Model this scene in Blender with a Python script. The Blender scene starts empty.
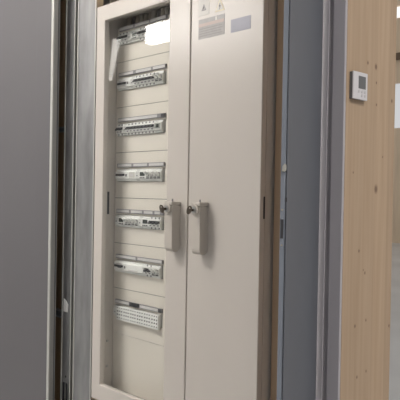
import bpy, bmesh, math, random
from mathutils import Vector, Matrix
random.seed(4)
S = bpy.context.scene
COL = S.collection

# ------------------------------------------------------------------ camera, world, lights, exposure
H = 1.45                       # camera height; measured heights below are taken from it
cam = bpy.data.objects.new('camera', bpy.data.cameras.new('camera'))
COL.objects.link(cam)
cam.data.sensor_width = 36.0
cam.data.lens = 36.0 * 640 / 400
yaw, pitch, roll = math.radians(46.62), math.radians(-0.66), math.radians(0.992)
cam.location = (0, 0, H)
fw = Vector((-math.sin(yaw) * math.cos(pitch), math.cos(yaw) * math.cos(pitch), math.sin(pitch)))
rt = Vector((math.cos(yaw), math.sin(yaw), 0)); up = rt.cross(fw)
r2 = rt * math.cos(roll) + up * math.sin(roll); u2 = -rt * math.sin(roll) + up * math.cos(roll)
cam.rotation_euler = Matrix((r2, u2, -fw)).transposed().to_euler()
cam.data.clip_start = 0.02
S.camera = cam

world = bpy.data.worlds.new('hall_daylight'); S.world = world; world.use_nodes = True
WB = world.node_tree.nodes['Background']
WB.inputs['Color'].default_value = (1.0, 0.98, 0.96, 1); WB.inputs['Strength'].default_value = 0.47

LAMP_KEY = 30.0                # luminous strength of the hanging box lamp
LAMP_TOP = 38.0                # ceiling lamp straight in front of the cabinet
LAMP_STRIP = 9.0
FILL_NEAR = 34.0  # added fill lamp, brightens the timber wall end and right leaf
S.view_settings.view_transform = 'Standard'; S.view_settings.look = 'None'
S.view_settings.gamma = 1; S.view_settings.use_curve_mapping = False
S.view_settings.exposure = 0.13

# ------------------------------------------------------------------ materials
def mat(name, col, rough=0.5, metal=0.0, spec=0.5, noise=0.0, nscale=20.0, stretch=(1, 1, 1), bump=0.0, col2=None, emit=None):
    m = bpy.data.materials.new(name); m.use_nodes = True
    nt = m.node_tree; b = nt.nodes['Principled BSDF']
    b.inputs['Roughness'].default_value = rough; b.inputs['Metallic'].default_value = metal
    b.inputs['Specular IOR Level'].default_value = spec
    c = (*col, 1)
    b.inputs['Base Color'].default_value = c
    if noise or bump or col2:
        tc = nt.nodes.new('ShaderNodeTexCoord'); mp = nt.nodes.new('ShaderNodeMapping')
        mp.inputs['Scale'].default_value = stretch
        nz = nt.nodes.new('ShaderNodeTexNoise'); nz.inputs['Scale'].default_value = nscale; nz.inputs['Detail'].default_value = 6
        nt.links.new(tc.outputs['Object'], mp.inputs[0]); nt.links.new(mp.outputs[0], nz.inputs['Vector'])
        rp = nt.nodes.new('ShaderNodeValToRGB')
        lo = col2 if col2 else tuple(max(0, v * (1 - noise)) for v in col)
        rp.color_ramp.elements[0].position = 0.3; rp.color_ramp.elements[1].position = 0.7
        rp.color_ramp.elements[0].color = (*lo, 1); rp.color_ramp.elements[1].color = c
        nt.links.new(nz.outputs['Fac'], rp.inputs[0]); nt.links.new(rp.outputs[0], b.inputs['Base Color'])
        if bump:
            bp = nt.nodes.new('ShaderNodeBump'); bp.inputs['Strength'].default_value = bump; bp.inputs['Distance'].default_value = 0.002
            nt.links.new(nz.outputs['Fac'], bp.inputs['Height']); nt.links.new(bp.outputs[0], b.inputs['Normal'])
    if emit:
        b.inputs['Emission Color'].default_value = (*emit[0], 1); b.inputs['Emission Strength'].default_value = emit[1]
    return m

CREAM = (0.595, 0.552, 0.508)
M = {}
M['cream'] = mat('cream_powder_coat', CREAM, 0.26, spec=0.5, noise=0.03, nscale=6)
M['cover'] = mat('cream_cover_sheet', (0.74, 0.69, 0.625), 0.5, spec=0.35, noise=0.03, nscale=8)
M['lever'] = mat('cream_plastic', (0.53, 0.49, 0.44), 0.45)
M['white'] = mat('white_device_plastic', (0.82, 0.82, 0.80), 0.4)
M['offwhite'] = mat('grey_white_plastic', (0.68, 0.68, 0.66), 0.45)
M['greygreen'] = mat('grey_green_plastic', (0.30, 0.32, 0.29), 0.45)
M['dark'] = mat('dark_plastic', (0.035, 0.035, 0.04), 0.45)
M['screen'] = mat('dark_display', (0.05, 0.055, 0.05), 0.2)
M['strip'] = mat('grey_label_holder', (0.25, 0.24, 0.25), 0.35)
M['paper'] = mat('pale_label_paper', (0.62, 0.60, 0.60), 0.5)
M['black'] = mat('black_gap', (0.012, 0.011, 0.010), 0.6)
M['steel'] = mat('galvanised_steel', (0.37, 0.37, 0.375), 0.42, metal=0.45, noise=0.42, nscale=16, stretch=(1, 1, .3), bump=0.02)
M['zinc'] = mat('bright_zinc', (0.58, 0.58, 0.55), 0.35, metal=0.4)
M['rail'] = mat('rail_zinc', (0.45, 0.45, 0.43), 0.4, metal=0.8)
M['frame'] = mat('lilac_grey_lightened', (0.40, 0.38, 0.405), 0.5, noise=0.03, nscale=5)  # same paint as the left frame, lightened to offset shade by the leaf
M['leaf'] = mat('blue_grey_paint', (0.115, 0.123, 0.144), 0.5, noise=0.05, nscale=12)
M['leaf_edge'] = mat('pale_blue_grey_paint', (0.20, 0.22, 0.26), 0.45)
M['left_leaf'] = mat('warm_grey_paint', (0.132, 0.127, 0.135), 0.5, noise=0.03, nscale=4)
M['rubber'] = mat('black_rubber_seal', (0.01, 0.01, 0.011), 0.6)
M['brown'] = mat('brown_board', (0.74, 0.53, 0.31), 0.7, noise=0.35, nscale=5, stretch=(3, 3, .25))
M['key'] = mat('dark_key_metal', (0.12, 0.10, 0.08), 0.3, metal=0.9)
M['keybright'] = mat('nickel_metal', (0.6, 0.58, 0.52), 0.25, metal=1.0)
M['therm'] = mat('thermostat_white', (0.62, 0.60, 0.62), 0.4)
M['lcd'] = mat('grey_display', (0.12, 0.12, 0.125), 0.3)
M['button'] = mat('grey_button', (0.52, 0.50, 0.52), 0.4)
M['labelgrey'] = mat('grey_printed_label', (0.41, 0.39, 0.38), 0.35, noise=0.12, nscale=60)
M['labelrose'] = mat('rose_printed_band', (0.50, 0.40, 0.36), 0.35)
M['labelblue'] = mat('blue_grey_label', (0.37, 0.37, 0.43), 0.35, noise=0.05, nscale=40)
M['labelwhite'] = mat('white_label', (0.60, 0.575, 0.54), 0.35)
M['yellow'] = mat('pale_yellow_label', (0.70, 0.62, 0.44), 0.4)
M['concrete'] = mat('polished_concrete', (0.62, 0.625, 0.63), 0.3, noise=0.3, nscale=.6, stretch=(1, 1, 1))
M['ceiling'] = mat('ceiling_board', (0.55, 0.52, 0.48), 0.8)
M['farwood'] = mat('far_timber', (0.76, 0.60, 0.43), 0.6, noise=0.2, nscale=3, stretch=(2, 2, .2))
M['fardark'] = mat('dark_timber_beam', (0.13, 0.085, 0.05), 0.6)
M['daylight'] = mat('window_daylight', (0.1, 0.1, 0.1), 0.5, emit=((1.0, 0.98, 0.95), 0.95))
M['haze_light'] = mat('grey_window_daylight', (0.1, 0.1, 0.1), 0.5, emit=((0.97, 0.98, 1.0), 0.52))
M['cablegrey'] = mat('grey_cable_sheath', (0.60, 0.57, 0.52), 0.5)
M['cablebrown'] = mat('brown_grey_cable_sheath', (0.50, 0.44, 0.38), 0.5)
M['sticker'] = mat('white_paper_sticker', (0.9, 0.9, 0.88), 0.6)
M['noticeline'] = mat('grey_print', (0.31, 0.295, 0.285), 0.4)
M['lamptop'] = mat('top_diffuser', (0.8, 0.8, 0.8), 0.5, emit=((1.0, 0.96, 0.91), LAMP_TOP))
M['lamp'] = mat('lamp_diffuser', (0.8, 0.8, 0.8), 0.5, emit=((1.0, 0.96, 0.91), LAMP_KEY))
M['lampstrip'] = mat('strip_diffuser', (0.8, 0.8, 0.8), 0.5, emit=((1.0, 0.95, 0.88), LAMP_STRIP))
M['fillnear'] = mat('near_fill_diffuser', (0.8, 0.8, 0.8), 0.5, emit=((1.0, 0.96, 0.91), FILL_NEAR))
M['lampbody'] = mat('lamp_housing', (0.5, 0.5, 0.5), 0.5)

def glass_mat():
    m = bpy.data.materials.new('clear_glass'); m.use_nodes = True; nt = m.node_tree
    nt.nodes.remove(nt.nodes['Principled BSDF']); out = nt.nodes['Material Output']
    tr = nt.nodes.new('ShaderNodeBsdfTransparent'); tr.inputs[0].default_value = (0.99, 0.995, 0.99, 1)
    gl = nt.nodes.new('ShaderNodeBsdfGlossy'); gl.inputs['Roughness'].default_value = 0.03
    fr = nt.nodes.new('ShaderNodeFresnel'); fr.inputs['IOR'].default_value = 1.45
    mx = nt.nodes.new('ShaderNodeMixShader')
    ge = nt.nodes.new('ShaderNodeNewGeometry'); ma = nt.nodes.new('ShaderNodeMath'); ma.operation = 'MULTIPLY_ADD'
    ma.inputs[1].default_value = -1; ma.inputs[2].default_value = 1; nt.links.new(ge.outputs['Backfacing'], ma.inputs[0])
    mm = nt.nodes.new('ShaderNodeMath'); mm.operation = 'MULTIPLY'; nt.links.new(ma.outputs[0], mm.inputs[0]); nt.links.new(fr.outputs[0], mm.inputs[1])
    nt.links.new(mm.outputs[0], mx.inputs[0]); nt.links.new(tr.outputs[0], mx.inputs[1]); nt.links.new(gl.outputs[0], mx.inputs[2])
    nt.links.new(mx.outputs[0], out.inputs['Surface'])
    return m
M['glass'] = glass_mat()

KNOTS = [(1.304, .015, .0062), (1.239, -.124, .0026), (1.265, -.175, .0024), (1.258, -.168, .0016), (1.229, -.291, .0028), (1.273, -.283, .0022),
         (1.278, -.400, .0022), (1.241, -.407, .0024), (1.26, .298, .0028), (1.294, .294, .0044), (1.297, .258, .0022),
         (1.299, .208, .0022), (1.366, .224, .003), (1.374, -.309, .0026), (1.33, .09, .0018), (1.21, .05, .0018)]
def wood_mat():
    m = bpy.data.materials.new('spruce_laminated_timber'); m.use_nodes = True; nt = m.node_tree; N = nt.nodes; L = nt.links
    b = N['Principled BSDF']; b.inputs['Roughness'].default_value = 0.5; b.inputs['Specular IOR Level'].default_value = 0.3
    tc = N.new('ShaderNodeTexCoord')
    mp = N.new('ShaderNodeMapping'); mp.inputs['Scale'].default_value = (26, 26, 0.9)
    nz = N.new('ShaderNodeTexNoise'); nz.inputs['Scale'].default_value = 3.2; nz.inputs['Detail'].default_value = 7; nz.inputs['Distortion'].default_value = .35
    L.new(tc.outputs['Object'], mp.inputs[0]); L.new(mp.outputs[0], nz.inputs['Vector'])
    rp = N.new('ShaderNodeValToRGB'); e = rp.color_ramp.elements
    e[0].position = .30; e[0].color = (.40, .285, .190, 1); e[1].position = .66; e[1].color = (.455, .335, .232, 1)
    L.new(nz.outputs['Fac'], rp.inputs[0])
    # broad lamellas: each ~42 mm wide with its own tone
    sp = N.new('ShaderNodeSeparateXYZ'); L.new(tc.outputs['Object'], sp.inputs[0])
    mu = N.new('ShaderNodeMath'); mu.operation = 'MULTIPLY'; mu.inputs[1].default_value = 1 / .052; L.new(sp.outputs['Y'], mu.inputs[0])
    fl = N.new('ShaderNodeMath'); fl.operation = 'FLOOR'; L.new(mu.outputs[0], fl.inputs[0])
    wn = N.new('ShaderNodeTexWhiteNoise'); wn.noise_dimensions = '1D'; L.new(fl.outputs[0], wn.inputs['W'])
    mr = N.new('ShaderNodeMapRange'); mr.inputs['To Min'].default_value = .90; mr.inputs['To Max'].default_value = 1.07; L.new(wn.outputs['Value'], mr.inputs[0])
    vm = N.new('ShaderNodeVectorMath'); vm.operation = 'SCALE'; L.new(rp.outputs[0], vm.inputs[0]); L.new(mr.outputs[0], vm.inputs['Scale'])
    last = vm.outputs[0]
    for (y, z, r) in KNOTS:
        sub = N.new('ShaderNodeVectorMath'); sub.operation = 'SUBTRACT'; L.new(tc.outputs['Object'], sub.inputs[0]); sub.inputs[1].default_value = (0, y, z + H)
        sc = N.new('ShaderNodeVectorMath'); sc.operation = 'MULTIPLY'; L.new(sub.outputs[0], sc.inputs[0]); sc.inputs[1].default_value = (0, 1, .72)
        ln = N.new('ShaderNodeVectorMath'); ln.operation = 'LENGTH'; L.new(sc.outputs[0], ln.inputs[0])
        rg = N.new('ShaderNodeMapRange'); rg.inputs['From Min'].default_value = r * .5; rg.inputs['From Max'].default_value = r * 1.5
        rg.inputs['To Min'].default_value = .85; rg.inputs['To Max'].default_value = 0; L.new(ln.outputs['Value'], rg.inputs[0])
        mx = N.new('ShaderNodeMix'); mx.data_type = 'RGBA'; L.new(rg.outputs[0], mx.inputs['Factor'])
        L.new(last, mx.inputs['A']); mx.inputs['B'].default_value = (.13, .075, .05, 1); last = mx.outputs['Result']
    L.new(last, b.inputs['Base Color'])
    return m
M['wood'] = wood_mat()

# ------------------------------------------------------------------ helpers
def box(bm, x0, x1, y0, y1, z0, z1):
    """axis aligned box added to a bmesh"""
    x0, x1 = sorted((x0, x1)); y0, y1 = sorted((y0, y1)); z0, z1 = sorted((z0, z1))
    v = [bm.verts.new((x, y, z)) for x in (x0, x1) for y in (y0, y1) for z in (z0, z1)]
    for f in ((0, 1, 3, 2), (4, 6, 7, 5), (0, 4, 5, 1), (2, 3, 7, 6), (0, 2, 6, 4), (1, 5, 7, 3)):
        bm.faces.new([v[i] for i in f])
def prism(bm, pts, axis, a0, a1):
    """extrude a 2D outline; axis 0: outline in (y,z); 1: (x,z); 2: (x,y)"""
    def P(p, a): return {0: (a, p[0], p[1]), 1: (p[0], a, p[1]), 2: (p[0], p[1], a)}[axis]
    A = [bm.verts.new(P(p, a0)) for p in pts]; B = [bm.verts.new(P(p, a1)) for p in pts]
    n = len(pts); bm.faces.new(A); bm.faces.new(B[::-1])
    for i in range(n): bm.faces.new((A[i], B[i], B[(i + 1) % n], A[(i + 1) % n]))
def ring(bm, xo0, xo1, zo0, zo1, xi0, xi1, zi0, zi1, y0, y1):
    """rectangular plate in the XZ plane with a rectangular opening"""
    O = [(xo0, zo0), (xo1, zo0), (xo1, zo1), (xo0, zo1)]; I = [(xi0, zi0), (xi1, zi0), (xi1, zi1), (xi0, zi1)]
    vs = [[bm.verts.new((p[0], y, p[1])) for p in q] for y in (y0, y1) for q in (O, I)]
    of, inf, ob, ib = vs
    for i in range(4):
        j = (i + 1) % 4
        bm.faces.new((of[i], of[j], inf[j], inf[i])); bm.faces.new((ob[j], ob[i], ib[i], ib[j]))
        bm.faces.new((of[j], of[i], ob[i], ob[j])); bm.faces.new((inf[i], inf[j], ib[j], ib[i]))
def cyl(bm, p0, p1, r, n=20):
    p0, p1 = Vector(p0), Vector(p1); d = (p1 - p0); l = d.length; d.normalize()
    q = d.to_track_quat('Z', 'Y')
    A = [bm.verts.new(p0 + q @ Vector((r * math.cos(t), r * math.sin(t), 0))) for t in [2 * math.pi * i / n for i in range(n)]]
    B = [bm.verts.new(v.co + d * l) for v in A]
    bm.faces.new(A[::-1]); bm.faces.new(B)
    for i in range(n): bm.faces.new((A[i], A[(i + 1) % n], B[(i + 1) % n], B[i]))
def obj(name, bm, m, parent=None, bevel=0.0, seg=2, smooth=False):
    """link a bmesh as one mesh object; geometry is given in the parent's frame"""
    bmesh.ops.recalc_face_normals(bm, faces=bm.faces[:])
    if bevel:
        es = [e for e in bm.edges if len(e.link_faces) == 2 and e.calc_face_angle(0) > .6]
        bmesh.ops.bevel(bm, geom=es, offset=bevel, segments=seg, affect='EDGES', profile=.5, clamp_overlap=True)
    me = bpy.data.meshes.new(name); bm.to_mesh(me); bm.free()
    me.materials.append(M[m] if isinstance(m, str) else m)
    if smooth:
        for p in me.polygons: p.use_smooth = True
    o = bpy.data.objects.new(name, me); COL.objects.link(o)
    if parent: o.parent = parent
    return o
def obox(name, m, parent, *b, bevel=0.0, seg=2):
    bm = bmesh.new(); box(bm, *b); return obj(name, bm, m, parent, bevel, seg)
def empty(name, loc=(0, 0, 0)):
    o = bpy.data.objects.new(name, None); o.location = loc; COL.objects.link(o); return o
def tag(o, label, cat, group=None):
    o['label'] = label; o['category'] = cat
    if group: o['group'] = group
    return o
def struct(o): o['kind'] = 'structure'; return o
def Z(v): return H + v          # height given relative to the camera's eye level

# ------------------------------------------------------------------ setting
struct(obox('floor', 'concrete', None, -14, 6, -9, 23, -.1, 0))
struct(obox('ceiling', 'ceiling', None, -12, 1.6, -9, 1.7, 3.3, 3.42))
struct(obox('wall_back', 'brown', None, -2.62, -.98, 1.40, 1.44, 0, 3.3))
struct(obox('wall_left', 'left_leaf', None, -6.5, -2.22, 1.20, 1.25, 0, 3.3))
b = bmesh.new()                                                   # laminated timber wall end with the thermostat
prism(b, [(-1.046, 1.245), (-.85, 1.245), (-.85, 1.1775), (-.792, 1.1775), (-.792, 1.3815), (-1.046, 1.3815)], 2, 0, 3.3)
struct(obj('wall_right', b, 'wood', None, .0015))

# the hall's far wall, some twenty metres away: timber wall, band of windows, beam
fx, fy = -10.17, 18.0
far = struct(empty('wall_far', (fx, fy, 0)))
obox('lower_timber', 'farwood', far, -3, 12, 0, .3, 0, 3.55)
obox('mid_timber', 'farwood', far, -3, 12, 0, .3, 4.95, 6.95)
obox('cross_beam', 'fardark', far, -3, 12, -.12, 0, 5.65, 5.85)
obox('top_timber', 'farwood', far, -3, 12, 0, .3, 7.35, 8.6)
for k, (a, c) in enumerate(((3.55, 4.95), (6.95, 7.35))):
    w = struct(empty('window_%d' % (k + 1), (fx, fy + .16, 0)))
    obox('pane', 'daylight' if k else 'haze_light', w, -3, 12, 0, .02, a, c)
    bm = bmesh.new()
    for q in range(11): box(bm, -2.9 + q * 1.45, -2.82 + q * 1.45, -.08, -.01, a, c)
    obj('mullion', bm, 'offwhite', w)

# left door leaf, folded back flat against the wall, and the steel frame of the opening
d1 = struct(empty('door_1', (-2.4, 1.176, .03)))
obox('leaf', 'left_leaf', d1, -.62, .3075, -.02, .018, 0, 2.5, bevel=.0015)
def trim(name, pieces):
    t = struct(empty(name, (pieces[0][2], pieces[0][4], 0)))
    ox, oy = pieces[0][2], pieces[0][4]
    for (nm, mm, x0, x1, y0, y1) in pieces:
        obox(nm, mm, t, x0 - ox, x1 - ox, y0 - oy, y1 - oy, 0.0, 2.62, bevel=.0012)
trim('trim_1', [('frame_face', 'left_leaf', -2.091, -1.9892, 1.153, 1.165), ('frame_lip', 'zinc', -1.985, -1.971, 1.150, 1.155),
                ('frame_groove', 'rail', -1.989, -1.985, 1.1555, 1.1775), ('frame_inner_lip', 'zinc', -2.0144, -1.9973, 1.188, 1.192),
                ('frame_return', 'left_leaf', -2.0247, -1.9937, 1.1778, 1.1878)])
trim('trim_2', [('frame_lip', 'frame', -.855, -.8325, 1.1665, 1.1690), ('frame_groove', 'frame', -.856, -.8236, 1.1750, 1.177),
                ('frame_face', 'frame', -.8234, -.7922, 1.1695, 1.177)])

# right door leaf, swung wide open; its free edge with the lock points at the viewer
A2 = Vector((-.8466, 1.165)); B2 = Vector((-.7185, .8911)); uu = (B2 - A2).normalized()
d2 = struct(empty('door_2', (A2.x, A2.y, .03)))
d2.rotation_euler.z = math.atan2(uu.y, uu.x)                      # local +X runs to the free edge, local -Y is the hidden side
LW = (B2 - A2).length
obox('leaf', 'leaf', d2, 0.004, LW, -.0018, 0, 0, 2.5, bevel=.0005)
obox('seal', 'rubber', d2, 0.004, LW - .003, -.0034, -.0019, 0, 2.5)
obox('leaf_edge', 'leaf_edge', d2, 0.004, LW - .0005, -.0125, -.0035, 0, 2.5, bevel=.0008)
def le(z): return Z(z) - .03
plate = obox('lock_plate', 'leaf_edge', d2, LW - .0005, LW + .0004, -.0118, -.0042, le(-.098), le(-.022), bevel=.0002)
obox('bolt_opening', 'dark', plate, LW + .0004, LW + .0008, -.0108, -.0055, le(-.079), le(-.045))
for zz in (-.028, -.091):
    bm = bmesh.new(); cyl(bm, (LW, -.008, le(zz)), (LW + .0012, -.008, le(zz)), .002, 10); obj('plate_screw', bm, 'keybright', plate)
bm = bmesh.new(); prism(bm, [(-.0095, le(.040)), (-.0035, le(.0395)), (-.0012, le(.043)), (-.0012, le(.051)), (-.004, le(.054)), (-.008, le(.050))], 0, LW - .001, LW + .005)
obj('latch_bolt', bm, 'keybright', d2, .0006)
obox('latch_recess', 'dark', d2, LW - .0005, LW + .0003, -.003, 0, le(-.014), le(-.006))

# ------------------------------------------------------------------ galvanised studs beside and behind the cabinet
def stud(name, x0, x1, y, label, hole=None, depth=.045, zt=3.3):
    t = empty(name, ((x0 + x1) / 2, y, 0)); w = (x1 - x0) / 2; th = .0012
    bm = bmesh.new()
    if hole:
        hx0, hx1, hz0, hz1 = hole
        box(bm, -w, w, 0, th, hz1, zt); box(bm, -w, w, 0, th, 0, hz0)
        box(bm, -w, hx0, 0, th, hz0, hz1); box(bm, hx1, w, 0, th, hz0, hz1)
    else:
        box(bm, -w, w, 0, th, 0, zt)
    obj('web', bm, 'steel', t)
    for s in (-1, 1):
        bm = bmesh.new(); box(bm, s * w, s * (w - .0012), 0.0013, depth, 0, zt)
        box(bm, s * (w - .0012), s * (w - .008), depth - .0012, depth, 0, zt)
        fl = obj('flange', bm, 'rail', t)  # darker metal than the web, stands in for shade between the studs
        bm = bmesh.new()                                          # rolled front corner, its highlight painted as brighter metal
        box(bm, s * (w + .0004), s * (w - .0055), -.0026, -.0001, 0, zt)
        obj('rolled_edge', bm, 'zinc', t, .0008)
    tag(t, label, 'metal stud')
    return t
s1 = stud('metal_stud', -1.994, -1.9315, 1.215, 'narrow galvanised stud nearest the left door frame, with small white sticker', hole=(-.025, .023, .55, .767))
bm = bmesh.new(); prism(bm, [(-.020, Z(-.431)), (.008, Z(-.431)), (.011, Z(-.403)), (-.002, Z(-.391)), (-.019, Z(-.384))], 1, -.0016, -.0004)
st = obj('sticker', bm, 'sticker', s1); st['label'] = 'small torn white sticker'
bm = bmesh.new(); cyl(bm, (.0, -.0007, Z(-.660)), (0, .0004, Z(-.660)), .004, 12); obj('screw_hole', bm, 'dark', s1)
obox('cutout_shade_block', 'dark', s1, -.027, .025, .006, .03, .54, .777)  # dark block added behind the cutout, stands in for the shade inside
for xx in (-.012, .008): obox('cutout_tongue', 'rail', s1, xx, xx + .004, .003, .0055, .55, .767)
stud('metal_stud', -1.9155, -1.8035, 1.215, 'wide galvanised stud directly left of the cream cabinet, scuffed grey face', depth=.025)
stud('metal_stud', -1.970, -1.919, 1.352, 'galvanised stud set back behind, seen above the top left of the cabinet', depth=.044)
t = empty('timber_post', (-2.09, 1.276, 0))
obox('post', 'brown', t, -.10, .09, -.014, .014, 0, 3.3, bevel=.002)
tag(t, 'brown timber post glimpsed in the narrow gap beside the left door frame', 'post')
for k, (z, h_, lab) in enumerate(((.221, .020, 'upper metal rail crossing the dark gap beside the left frame'),
                               (-.452, .027, 'lower metal rail crossing the dark gap beside the left frame'))):
    t = empty('cross_rail', (-2.09, 1.247, Z(z)))
    obox('channel', 'rail', t, -.09, .0945, -.008, .0145, -h_ / 2 + .004, h_ / 2 - .004)
    obox('channel_lip', 'zinc', t, -.09, .0945, -.013, -.0081, h_ / 2 - .004, h_ / 2)
    obox('channel_lip', 'zinc', t, -.09, .0945, -.013, -.0081, -h_ / 2, -h_ / 2 + .004)
    tag(t, lab, 'metal rail')

# ------------------------------------------------------------------ the distribution cabinet
XL, XR, XG = -1.780, -1.052, -1.319        # outer left, outer right, gap between the two doors
ZB, ZT = -.686, .604
YF = 1.200                                 # door front plane
cx = (XL + XR) / 2; OX, OY, OZ = cx, 1.30, Z(ZB)
cab = empty('distribution_cabinet', (OX, OY, OZ))
tag(cab, 'tall cream metal fuse cabinet with one glazed door and one solid door', 'electrical cabinet')
def C(name, m, x0, x1, y0, y1, z0, z1, parent=None, bevel=0.0, seg=2):
    return obox(name, m, parent or cab, x0 - OX, x1 - OX, y0 - OY, y1 - OY, Z(z0) - OZ, Z(z1) - OZ, bevel=bevel, seg=seg)
bm = bmesh.new()
def cb(x0, x1, y0, y1, z0, z1): box(bm, x0 - OX, x1 - OX, y0 - OY, y1 - OY, Z(z0) - OZ, Z(z1) - OZ)
y0b, y1b = 1.2215, 1.395
cb(XL + .003, XL + .022, y0b, y1b, ZB + .004, ZT - .004)
cb(XR - .022, XR - .003, y0b, y1b, ZB + .004, ZT - .004)
cb(XL + .022, XR - .022, y0b, y1b, ZT - .022, ZT - .004)
cb(XL + .022, XR - .022, y0b, y1b, ZB + .004, ZB + .022)
cb(XL + .022, XR - .022, y1b - .004, y1b, ZB + .022, ZT - .022)
cb(XG - .09, XG - .075, 1.235, y1b - .004, ZB + .022, ZT - .022)       # partition behind the middle stile
obj('body', bm, 'cream', cab)
C('latch_slot', 'dark', XL + .0222, XL + .0226, 1.2370, 1.2450, -.077, -.002)
for zz in (-.50, -.585):
    bm = bmesh.new(); cyl(bm, (XL + .022 - OX, 1.245 - OY, Z(zz) - OZ), (XL + .026 - OX, 1.245 - OY, Z(zz) - OZ), .004, 10)
    obj('wall_screw', bm, 'rail', cab)
C('earth_loop', 'greygreen', XL + .0221, XL + .0235, 1.232, 1.2335, -.622, -.595)

PX0, PX1 = -1.756, -1.410
PY = 1.267
Z0 = .578; RH = .150
SX0, SX1 = -1.7435, -1.4995
ROWN = ['topmost row', 'second row from the top', 'third row from the top', 'middle row', 'third row from the bottom', 'second row from the bottom', 'bottom row']
for r in range(8):
    zt = Z0 - RH * r
    bm = bmesh.new()
    zc = zt - .0755
    if r == 0: zt = .5415; hgt = RH - (Z0 - zt)
    else: hgt = RH
    if r < 7:
        ring(bm, PX0 - OX, PX1 - OX, Z(zt - hgt + .0008) - OZ, Z(zt - .0008) - OZ, SX0 - OX, SX1 - OX, Z(zc - .0205) - OZ, Z(zc + .0205) - OZ, PY - OY, PY + .0015 - OY)
    else:
        box(bm, PX0 - OX, PX1 - OX, PY - OY, PY + .0015 - OY, Z(-.657) - OZ, Z(zt - .0008) - OZ)
    obj('cover_plate', bm, 'cover', cab)
    C('plate_seam', 'dark' if r < 7 else 'paper', PX0, PX1, PY + .0016, PY + .0024, zt - .0012, zt + .0012)
    if r < 7:
        C('mounting_rail', 'rail', PX0 - .001, SX1 + .03, 1.322, 1.330, zc - .0175, zc + .0175)
for q in range(15):                        # cables dropping into the cabinet above the first cover
    xq = -1.738 + q * .0215; rq = (.0085, .0070, .0095)[q % 3]
    bm = bmesh.new(); cyl(bm, (xq - OX, 1.302 + .008 * (q % 2) - OY, Z(.529) - OZ), (xq + .004 * ((q % 3) - 1) - OX, 1.306 - OY, Z(.581) - OZ), rq, 14)
    obj('cable', bm, ('cablegrey', 'cablebrown', 'strip')[(q * 2) % 3 if q % 4 else 1], cab, smooth=True)
# label strips, one above each row, with paper inlays
STRIPS = [[(0, .33), (.34, .66), (.67, 1)], [(.0, .34), (.38, .72), (.74, 1)], [(0, .86)], [(.01, .335), (.36, .67), (.69, 1)],
          [(0, .30), (.32, .58), (.6, .8), (.82, .95)], [(0, .46), (.48, 1)], [(.0, .33), (.55, .94)]]
for r in range(7):
    zc = Z0 - RH * r - .0755
    zs = zc + .0325
    sx0, sx1 = -1.739, -1.4975
    s = C('label_strip', 'strip', sx0, sx1, PY - .006, PY - .0002, zs - .0065, zs + .0065, bevel=.0008)
    for a, c in STRIPS[r]:
        w = sx1 - sx0
        C('paper_inlay', 'paper', sx0 + w * a + .003, sx0 + w * c - .003, PY - .0068, PY - .0061, zs - .0042, zs + .0042, parent=s)
C('strip_end', 'dark', -1.5145, -1.4985, PY - .0072, PY - .0061, Z0 - RH * 2 - .0430 - .0055, Z0 - RH * 2 - .0430 + .0055)
C('strip_end', 'dark', -1.5125, -1.5005, PY - .0072, PY - .0061, Z0 - RH * 6 - .0430 - .0055, Z0 - RH * 6 - .0430 + .0055)
C('strip_clip', 'dark', -1.656, -1.610, PY - .0085, PY - .0061, Z0 - RH * 6 - .0430 - .0065, Z0 - RH * 6 - .0430 + .0065)

# glazed door
gx0, gx1, gz0, gz1 = -1.733, -1.411, -.6325, .553
bm = bmesh.new()
def R_(bm, xo0, xo1, zo0, zo1, xi0, xi1, zi0, zi1, y0, y1):
    ring(bm, xo0 - OX, xo1 - OX, Z(zo0) - OZ, Z(zo1) - OZ, xi0 - OX, xi1 - OX, Z(zi0) - OZ, Z(zi1) - OZ, y0 - OY, y1 - OY)
R_(bm, XL, XG - .0022, ZB, ZT, gx0, gx1, gz0, gz1, YF, YF + .0185)
gd = obj('glazed_door', bm, 'cream', cab, .0022, 3)
g = C('glass', 'glass', gx0 - .0, gx1 + .0, YF + .008, YF + .011, gz0, gz1, parent=gd)
# solid door
sd = C('solid_door', 'cream', XG + .0022, XR, YF, YF + .0185, ZB, ZT, bevel=.0022, seg=3)
C('door_gap_seal', 'dark', XG - .004, XG + .004, YF + .012, YF + .021, ZB + .006, ZT - .006)
for zz in (.552, -.035, -.60):
    C('hinge', 'dark', XR - .0015, XR + .0012, YF + .012, YF + .0175, zz - .028, zz + .028, bevel=.0004)

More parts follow.
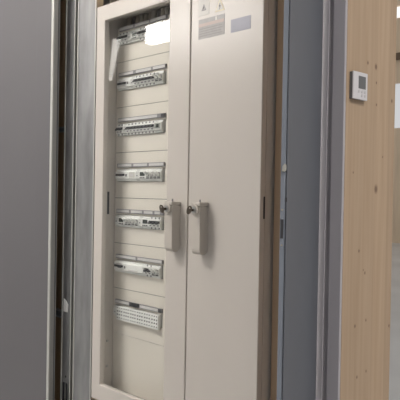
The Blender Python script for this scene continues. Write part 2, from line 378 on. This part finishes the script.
# swing levers with lock bosses
def lever(parent, x0, zt):
    w = .031; yb, yf = YF - .0002, YF - .030
    pts = [(yb, zt - .002), (yb, zt - .116)]
    n = 8
    for i in range(n + 1):                              # rounded lower end
        a = math.pi * i / n
        pts.append((yb - .015 + .015 * math.cos(a) * .999, zt - .116 - .0155 * math.sin(a)))
    pts += [(yf, zt - .004), (yf + .004, zt)]
    seen = []
    for p in pts:
        if not seen or (abs(p[0] - seen[-1][0]) + abs(p[1] - seen[-1][1])) > 1e-5: seen.append(p)
    bm = bmesh.new(); prism(bm, [(p[0] - OY, Z(p[1]) - OZ) for p in seen], 0, x0 - OX, x0 + w - OX)
    lv = obj('handle', bm, 'lever', parent, .0022, 2)
    bm = bmesh.new(); box(bm, x0 - .001 - OX, x0 + w + .002 - OX, yf - .003 - OY, YF - .0002 - OY, Z(zt) - OZ, Z(zt + .010) - OZ)
    cyl(bm, (x0 + w * .42 - OX, YF - .001 - OY, Z(zt - .010) - OZ), (x0 + w * .42 - OX, yf - .006 - OY, Z(zt - .010) - OZ), .0150, 24)
    obj('lock_boss', bm, 'lever', lv, .0025, 2)
    bm = bmesh.new(); cyl(bm, (x0 + w * .42 - OX, yf - .0062 - OY, Z(zt - .011) - OZ), (x0 + w * .42 - OX, yf - .0075 - OY, Z(zt - .011) - OZ), .0095, 20)
    obj('lock_cylinder', bm, 'rail', lv)
    bm = bmesh.new(); cyl(bm, (x0 + w * .55 - OX, yf + .012 - OY, Z(zt + .0101) - OZ), (x0 + w * .55 - OX, yf + .012 - OY, Z(zt + .017) - OZ), .0024, 10)
    obj('top_pin', bm, 'strip', lv)
    return (x0 + w * .42, yf - .0077, zt - .011)
kr = lever(sd, -1.268, -.036)
kl = lever(gd, -1.381, -.036)
def key(p, label, ang):
    k = empty('lock_key', (p[0], p[1], Z(p[2])))
    bm = bmesh.new(); box(bm, -.0012, .0012, -.014, 0, -.0035, .0035); obj('blade', bm, 'key', k, .0004)
    bm = bmesh.new(); n = 20
    q = Matrix.Rotation(ang, 4, 'Y')
    O = [Vector((.0085 * math.cos(2 * math.pi * i / n), 0, -.0125 * math.sin(2 * math.pi * i / n))) for i in range(n)]
    pts = []
    outer = [[bm.verts.new(q @ Vector((v.x, y, v.z))) for v in O] for y in (-.0145, -.0165)]
    inner = [[bm.verts.new(q @ Vector((v.x * .45, y, v.z * .45 + .003))) for v in O] for y in (-.0145, -.0165)]
    for i in range(n):
        j = (i + 1) % n
        bm.faces.new((outer[1][i], outer[1][j], inner[1][j], inner[1][i])); bm.faces.new((outer[0][j], outer[0][i], inner[0][i], inner[0][j]))
        bm.faces.new((outer[0][i], outer[0][j], outer[1][j], outer[1][i])); bm.faces.new((inner[0][j], inner[0][i], inner[1][i], inner[1][j]))
    obj('bow', bm, 'key', k)
    bm = bmesh.new(); cyl(bm, (0, -.0141, 0), (0, -.017, 0), .0048, 12); obj('collar', bm, 'key', k)
    return tag(k, label, 'key')
key(kr, 'small dark key in the lock of the solid right door', .5)
key(kl, 'small dark key in the lock of the glazed left door', -.6)

# stickers on the solid door
def sticker(name, m, x0, x1, z0, z1, y=YF, parent=sd, t=.0006):
    return C(name, m, x0, x1, y - t, y - .00005, z0, z1, parent=parent)
sticker('notice_sticker', 'labelgrey', -1.287, -1.187, .418, .472)
sticker('notice_band', 'labelrose', -1.285, -1.189, .4515, .4600, t=.0009)
sticker('notice_field', 'labelwhite', -1.222, -1.214, .4605, .470, t=.0009)
bm = bmesh.new()
for q in range(4): box(bm, -1.283 - OX, -1.192 - random.random() * .02 - OX, YF - .0009 - OY, YF - .0001 - OY, Z(.4445 - q * .0065) - OZ, Z(.4463 - q * .0065) - OZ)
obj('notice_lines', bm, 'noticeline', sd)
sticker('blue_sticker', 'labelblue', -1.164, -1.094, .4165, .4505)
def tri(name, m, x, z, s, t, inner):
    bm = bmesh.new(); pts = [(x - s / 2, z), (x + s / 2, z), (x, z + s * .95)]
    c = (x, z + s * .32)
    out = [(p[0] - OX, Z(p[1]) - OZ) for p in pts]
    prism(bm, out, 1, YF - t - OY, YF - .00005 - OY); o = obj(name, bm, m, sd)
    bm = bmesh.new(); inn = [((c[0] + (p[0] - c[0]) * .72) - OX, Z(c[1] + (p[1] - c[1]) * .72) - OZ) for p in pts]
    prism(bm, inn, 1, YF - t - .0003 - OY, YF - t - OY); obj(name + '_field', bm, inner, sd)
    bm = bmesh.new()
    prism(bm, [(c[0] + dx * s - OX, Z(c[1] + dz * s) - OZ) for dx, dz in ((.02, .30), (-.09, .02), (.0, .04), (-.03, -.20), (.09, .10), (.0, .08))], 1, YF - t - .0006 - OY, YF - t - .0003 - OY)
    obj('bolt_symbol', bm, 'dark', sd)
sticker('square_label', 'labelwhite', -1.288, -1.247, .482, .530)
tri('warning_triangle', 'strip', -1.267, .4945, .019, .0008, 'labelgrey')
tri('warning_triangle', 'yellow', -1.2055, .4815, .036, .0006, 'labelwhite')

# ------------------------------------------------------------------ devices on the rails
MW = .018
YB = 1.3215
def dev(name, w, body='white'):
    """empty at the foot of the device: local x across, y 0 at the rail side, negative towards the viewer"""
    t = empty(name)
    bm = bmesh.new(); W = w * MW - .0006
    prism(bm, [(0, -.0192), (-.0600, -.0192), (-.0600, -.0130), (-.0655, -.0115), (-.0655, .0115), (-.0600, .0130), (-.0600, .0192), (0, .0192)], 0, 0.0003, .0003 + W)
    obj('body', bm, body, t, .0006, 1)
    return t
def add(t, name, m, x0, x1, z0, z1, y0=-.0655, p=.001, bevel=0.0):
    return obox(name, m, t, x0, x1, y0 - p, y0 - .0001, z0, z1, bevel=bevel)
def proto_mcb():
    t = dev('circuit_breaker', 1)
    add(t, 'toggle_window', 'dark', .0005, .0175, -.0005, .0075, p=.0012)
    tg = bmesh.new(); prism(tg, [(-.0667, -.0005), (-.0667, .0065), (-.0725, .0020), (-.0735, -.0030)], 0, .0035, .0145); obj('toggle', tg, 'dark', t, .0005, 1)
    add(t, 'rating_print', 'strip', .004, .013, -.0085, -.0055, p=.0005)
    for zz in (-.0155, .0155):
        bm = bmesh.new(); cyl(bm, (.009, -.0600, zz), (.009, -.0607, zz), .0032, 10); obj('terminal_screw', bm, 'strip', t)
    return t
def proto_white():
    t = dev('circuit_breaker', 1)
    add(t, 'toggle_window', 'strip', .0025, .0155, -.006, .008, p=.0009)
    tg = bmesh.new(); prism(tg, [(-.0665, -.0045), (-.0665, .003), (-.0800, .0125), (-.0815, .0085)], 0, .004, .014); obj('toggle', tg, 'white', t, .0006, 1)
    add(t, 'lower_window', 'dark', .002, .016, -.0112, -.0078, p=.0007)
    return t
def proto_rcd():
    t = dev('residual_current_device', 4)
    add(t, 'toggle_window', 'dark', .003, .050, -.0020, .0050, p=.0012)
    tg = bmesh.new(); prism(tg, [(-.0667, -.0015), (-.0667, .0045), (-.0725, .001), (-.0735, -.003)], 0, .030, .048); obj('toggle', tg, 'dark', t, .0005, 1)
    add(t, 'test_button', 'strip', .056, .063, -.004, .004, p=.002, bevel=.0006)
    add(t, 'rating_print', 'paper', .012, .045, .0065, .0105, p=.0005)
    return t
def proto_relay():
    t = dev('relay_module', 1, 'offwhite')
    add(t, 'indicator', 'strip', .006, .012, -.0035, .0005, p=.0008)
    add(t, 'rating_print', 'paper', .004, .014, .004, .009, p=.0005)
    return t
def proto_meter():
    t = dev('energy_meter', 2)
    add(t, 'display', 'screen', .006, .030, -.003, .0095, p=.0012, bevel=.0004)
    for q in range(3): obox('push_button', 'dark', t, .006 + q * .009, .011 + q * .009, -.0670, -.0656, -.0105, -.0070)
    return t
def proto_block():
    t = dev('control_module', 2)
    add(t, 'front_label', 'labelwhite', .004, .032, -.008, .009, p=.0008)
    add(t, 'socket', 'paper', .010, .026, -.004, .005, p=.0014)
    return t
def proto_wide():
    t = dev('contactor_module', 5)
    add(t, 'glossy_cover', 'white', .003, .086, -.0105, .0105, p=.0030, bevel=.0012)
    add(t, 'rating_print', 'paper', .010, .060, -.0085, -.0050, y0=-.0687, p=.0005)
    return t
def proto_timer():
    t = dev('time_switch', 2, 'offwhite')
    add(t, 'display', 'greygreen', .004, .031, -.006, .009, p=.0012)
    add(t, 'dial', 'screen', .012, .024, -.004, .006, y0=-.0668, p=.001)
    return t
def proto_term():
    t = empty('terminal_block')
    bm = bmesh.new(); prism(bm, [(0, -.0192), (-.0562, -.0192), (-.0562, -.0265), (-.066, -.0265), (-.066, .0192), (0, .0192)], 0, .0003, 2 * MW - .0003); obj('body', bm, 'white', t, .0008, 1)
    for i in range(3):
        for j in range(4):
            bm = bmesh.new(); cyl(bm, (.007 + i * .011, -.0660, -.0190 + j * .0108), (.007 + i * .011, -.0666, -.0190 + j * .0108), (.0027 if j % 3 else .0021), 10)
            obj('clamp_hole', bm, 'dark', t)
    return t
KIND = {'m': (proto_mcb, 1, 'circuit breaker', 'white narrow breaker with black toggle'), 'w': (proto_white, 1, 'circuit breaker', 'white breaker with slanted white toggle'),
        'Q': (proto_rcd, 4, 'safety switch', 'wide safety switch with black bar'), 'r': (proto_relay, 1, 'relay', 'plain grey-white narrow relay'),
        'S': (proto_meter, 2, 'meter', 'white meter with small dark screen'), 'B': (proto_block, 2, 'control module', 'plain white module with pale outlined front'),
        'P': (proto_wide, 5, 'control module', 'glossy white five-unit-wide module'), 'G': (proto_timer, 2, 'timer', 'time switch with grey-green face'),
        'T': (proto_term, 2, 'terminal block', 'white terminal block full of dark holes')}
ROWS = ['mmmrSmmmrmmm', 'Qrmmmmmmww', 'mmrmmmmmmmmG', 'QBrSwwww', 'rSwwwwrSmmm', 'QPmmww', 'rTTTTTT']
GROUPN = {'m': 'black-toggle breakers', 'w': 'white-toggle breakers', 'Q': 'safety switches', 'r': 'relays', 'S': 'screened meters', 'B': 'outlined modules', 'P': 'wide modules', 'G': 'timers', 'T': 'terminal blocks'}
ORD = ['leftmost', 'second from left', 'third from left', 'fourth from left', 'fifth from left', 'sixth from left', 'seventh from left', 'eighth from left', 'ninth from left', 'tenth from left']
PROTO = {}
def instance(k):
    if k not in PROTO:
        PROTO[k] = KIND[k][0](); return PROTO[k]
    src = PROTO[k]; c = src.copy(); COL.objects.link(c)
    for ch in list(src.children):
        d = ch.copy(); COL.objects.link(d); d.parent = c
    return c
for r, row in enumerate(ROWS):
    x = -1.7405; zc = Z0 - RH * r - .0755
    cnt = {}
    tot = {k: row.count(k) for k in set(row)}
    for k in row:
        o = instance(k); o.location = (x, YB, Z(zc))
        i = cnt.get(k, 0); cnt[k] = i + 1
        place = ('the only one in the ' if tot[k] == 1 else (('rightmost in the ' if i == tot[k] - 1 else ORD[i] + ' in the ')))
        tag(o, '%s, %s%s' % (KIND[k][3], place, ROWN[r]), KIND[k][2], '%s in the %s' % (GROUPN[k], ROWN[r]))
        x += KIND[k][1] * MW

# ------------------------------------------------------------------ thermostat on the timber
XW = -.792
t = empty('room_thermostat', (XW, 1.2155, Z(.2395)))
obox('front_cover', 'therm', t, .0074, .0105, -.0275, .0285, -.030, .030, bevel=.0012, seg=3)
obox('rear_housing', 'lcd', t, .0002, .0073, -.0275, .0275, -.0295, .029, bevel=.0008)
obox('display', 'lcd', t, .0105, .0109, -.0075, .0205, -.006, .0215)
for (yy, zz) in ((-.006, -.0125), (.006, -.0125), (.018, -.0125), (.006, -.0205), (.018, -.0205)):
    bm = bmesh.new(); cyl(bm, (.0100, yy, zz), (.0114, yy, zz), .0032, 14); obj('push_button', bm, 'button', t)
tag(t, 'small square white thermostat with grey screen on the timber wall end', 'thermostat')

# ------------------------------------------------------------------ ceiling lamps that light the hall, one added as fill
def lamp(name, pts, m, label, h=.05):
    cxm = sum(p[0] for p in pts) / len(pts); cym = sum(p[1] for p in pts) / len(pts)
    k = empty(name, (cxm, cym, 3.3 - h))
    loc = [(p[0] - cxm, p[1] - cym) for p in pts]
    bm = bmesh.new(); prism(bm, loc, 2, .006, h - .0005); obj('housing', bm, 'lampbody', k)
    bm = bmesh.new(); prism(bm, [(p[0] * .985, p[1] * .985) for p in loc], 2, 0, .0055); obj('diffuser', bm, m, k)
    tag(k, label, 'ceiling lamp')
k = empty('hanging_box_lamp', (-3.86, -1.2, 2.775))                # its bright side faces the cabinet
obox('light_box', 'lamp', k, -.67, .67, -.04, .04, 0, .16, bevel=.004)
for xx in (-.5, .5):
    bm = bmesh.new(); cyl(bm, (xx, 0, .1605), (xx, 0, .524), .006, 10); obj('hanger_rod', bm, 'lampbody', k)
tag(k, 'bright hanging box lamp mirrored in the top of the glass door', 'ceiling lamp')
lamp('strip_lamp', [(-6.25, -2.03), (-6.19, -2.10), (-8.62, -3.70), (-8.66, -3.66)], 'lampstrip', 'slim ceiling strip lamp mirrored at the left edge of the glass')
lamp('unseen_ceiling_lamp', [(-2.85, -.25), (-1.95, -.25), (-1.95, .25), (-2.85, .25)], 'lamptop', 'ceiling lamp out of frame, straight in front of the cabinet')
lamp('unseen_ceiling_lamp', [(.5, .2), (1.5, .2), (1.5, .7), (.5, .7)], 'fillnear', 'added fill lamp out of frame, behind the viewer')  # unseen, added to light the timber, right leaf and frame
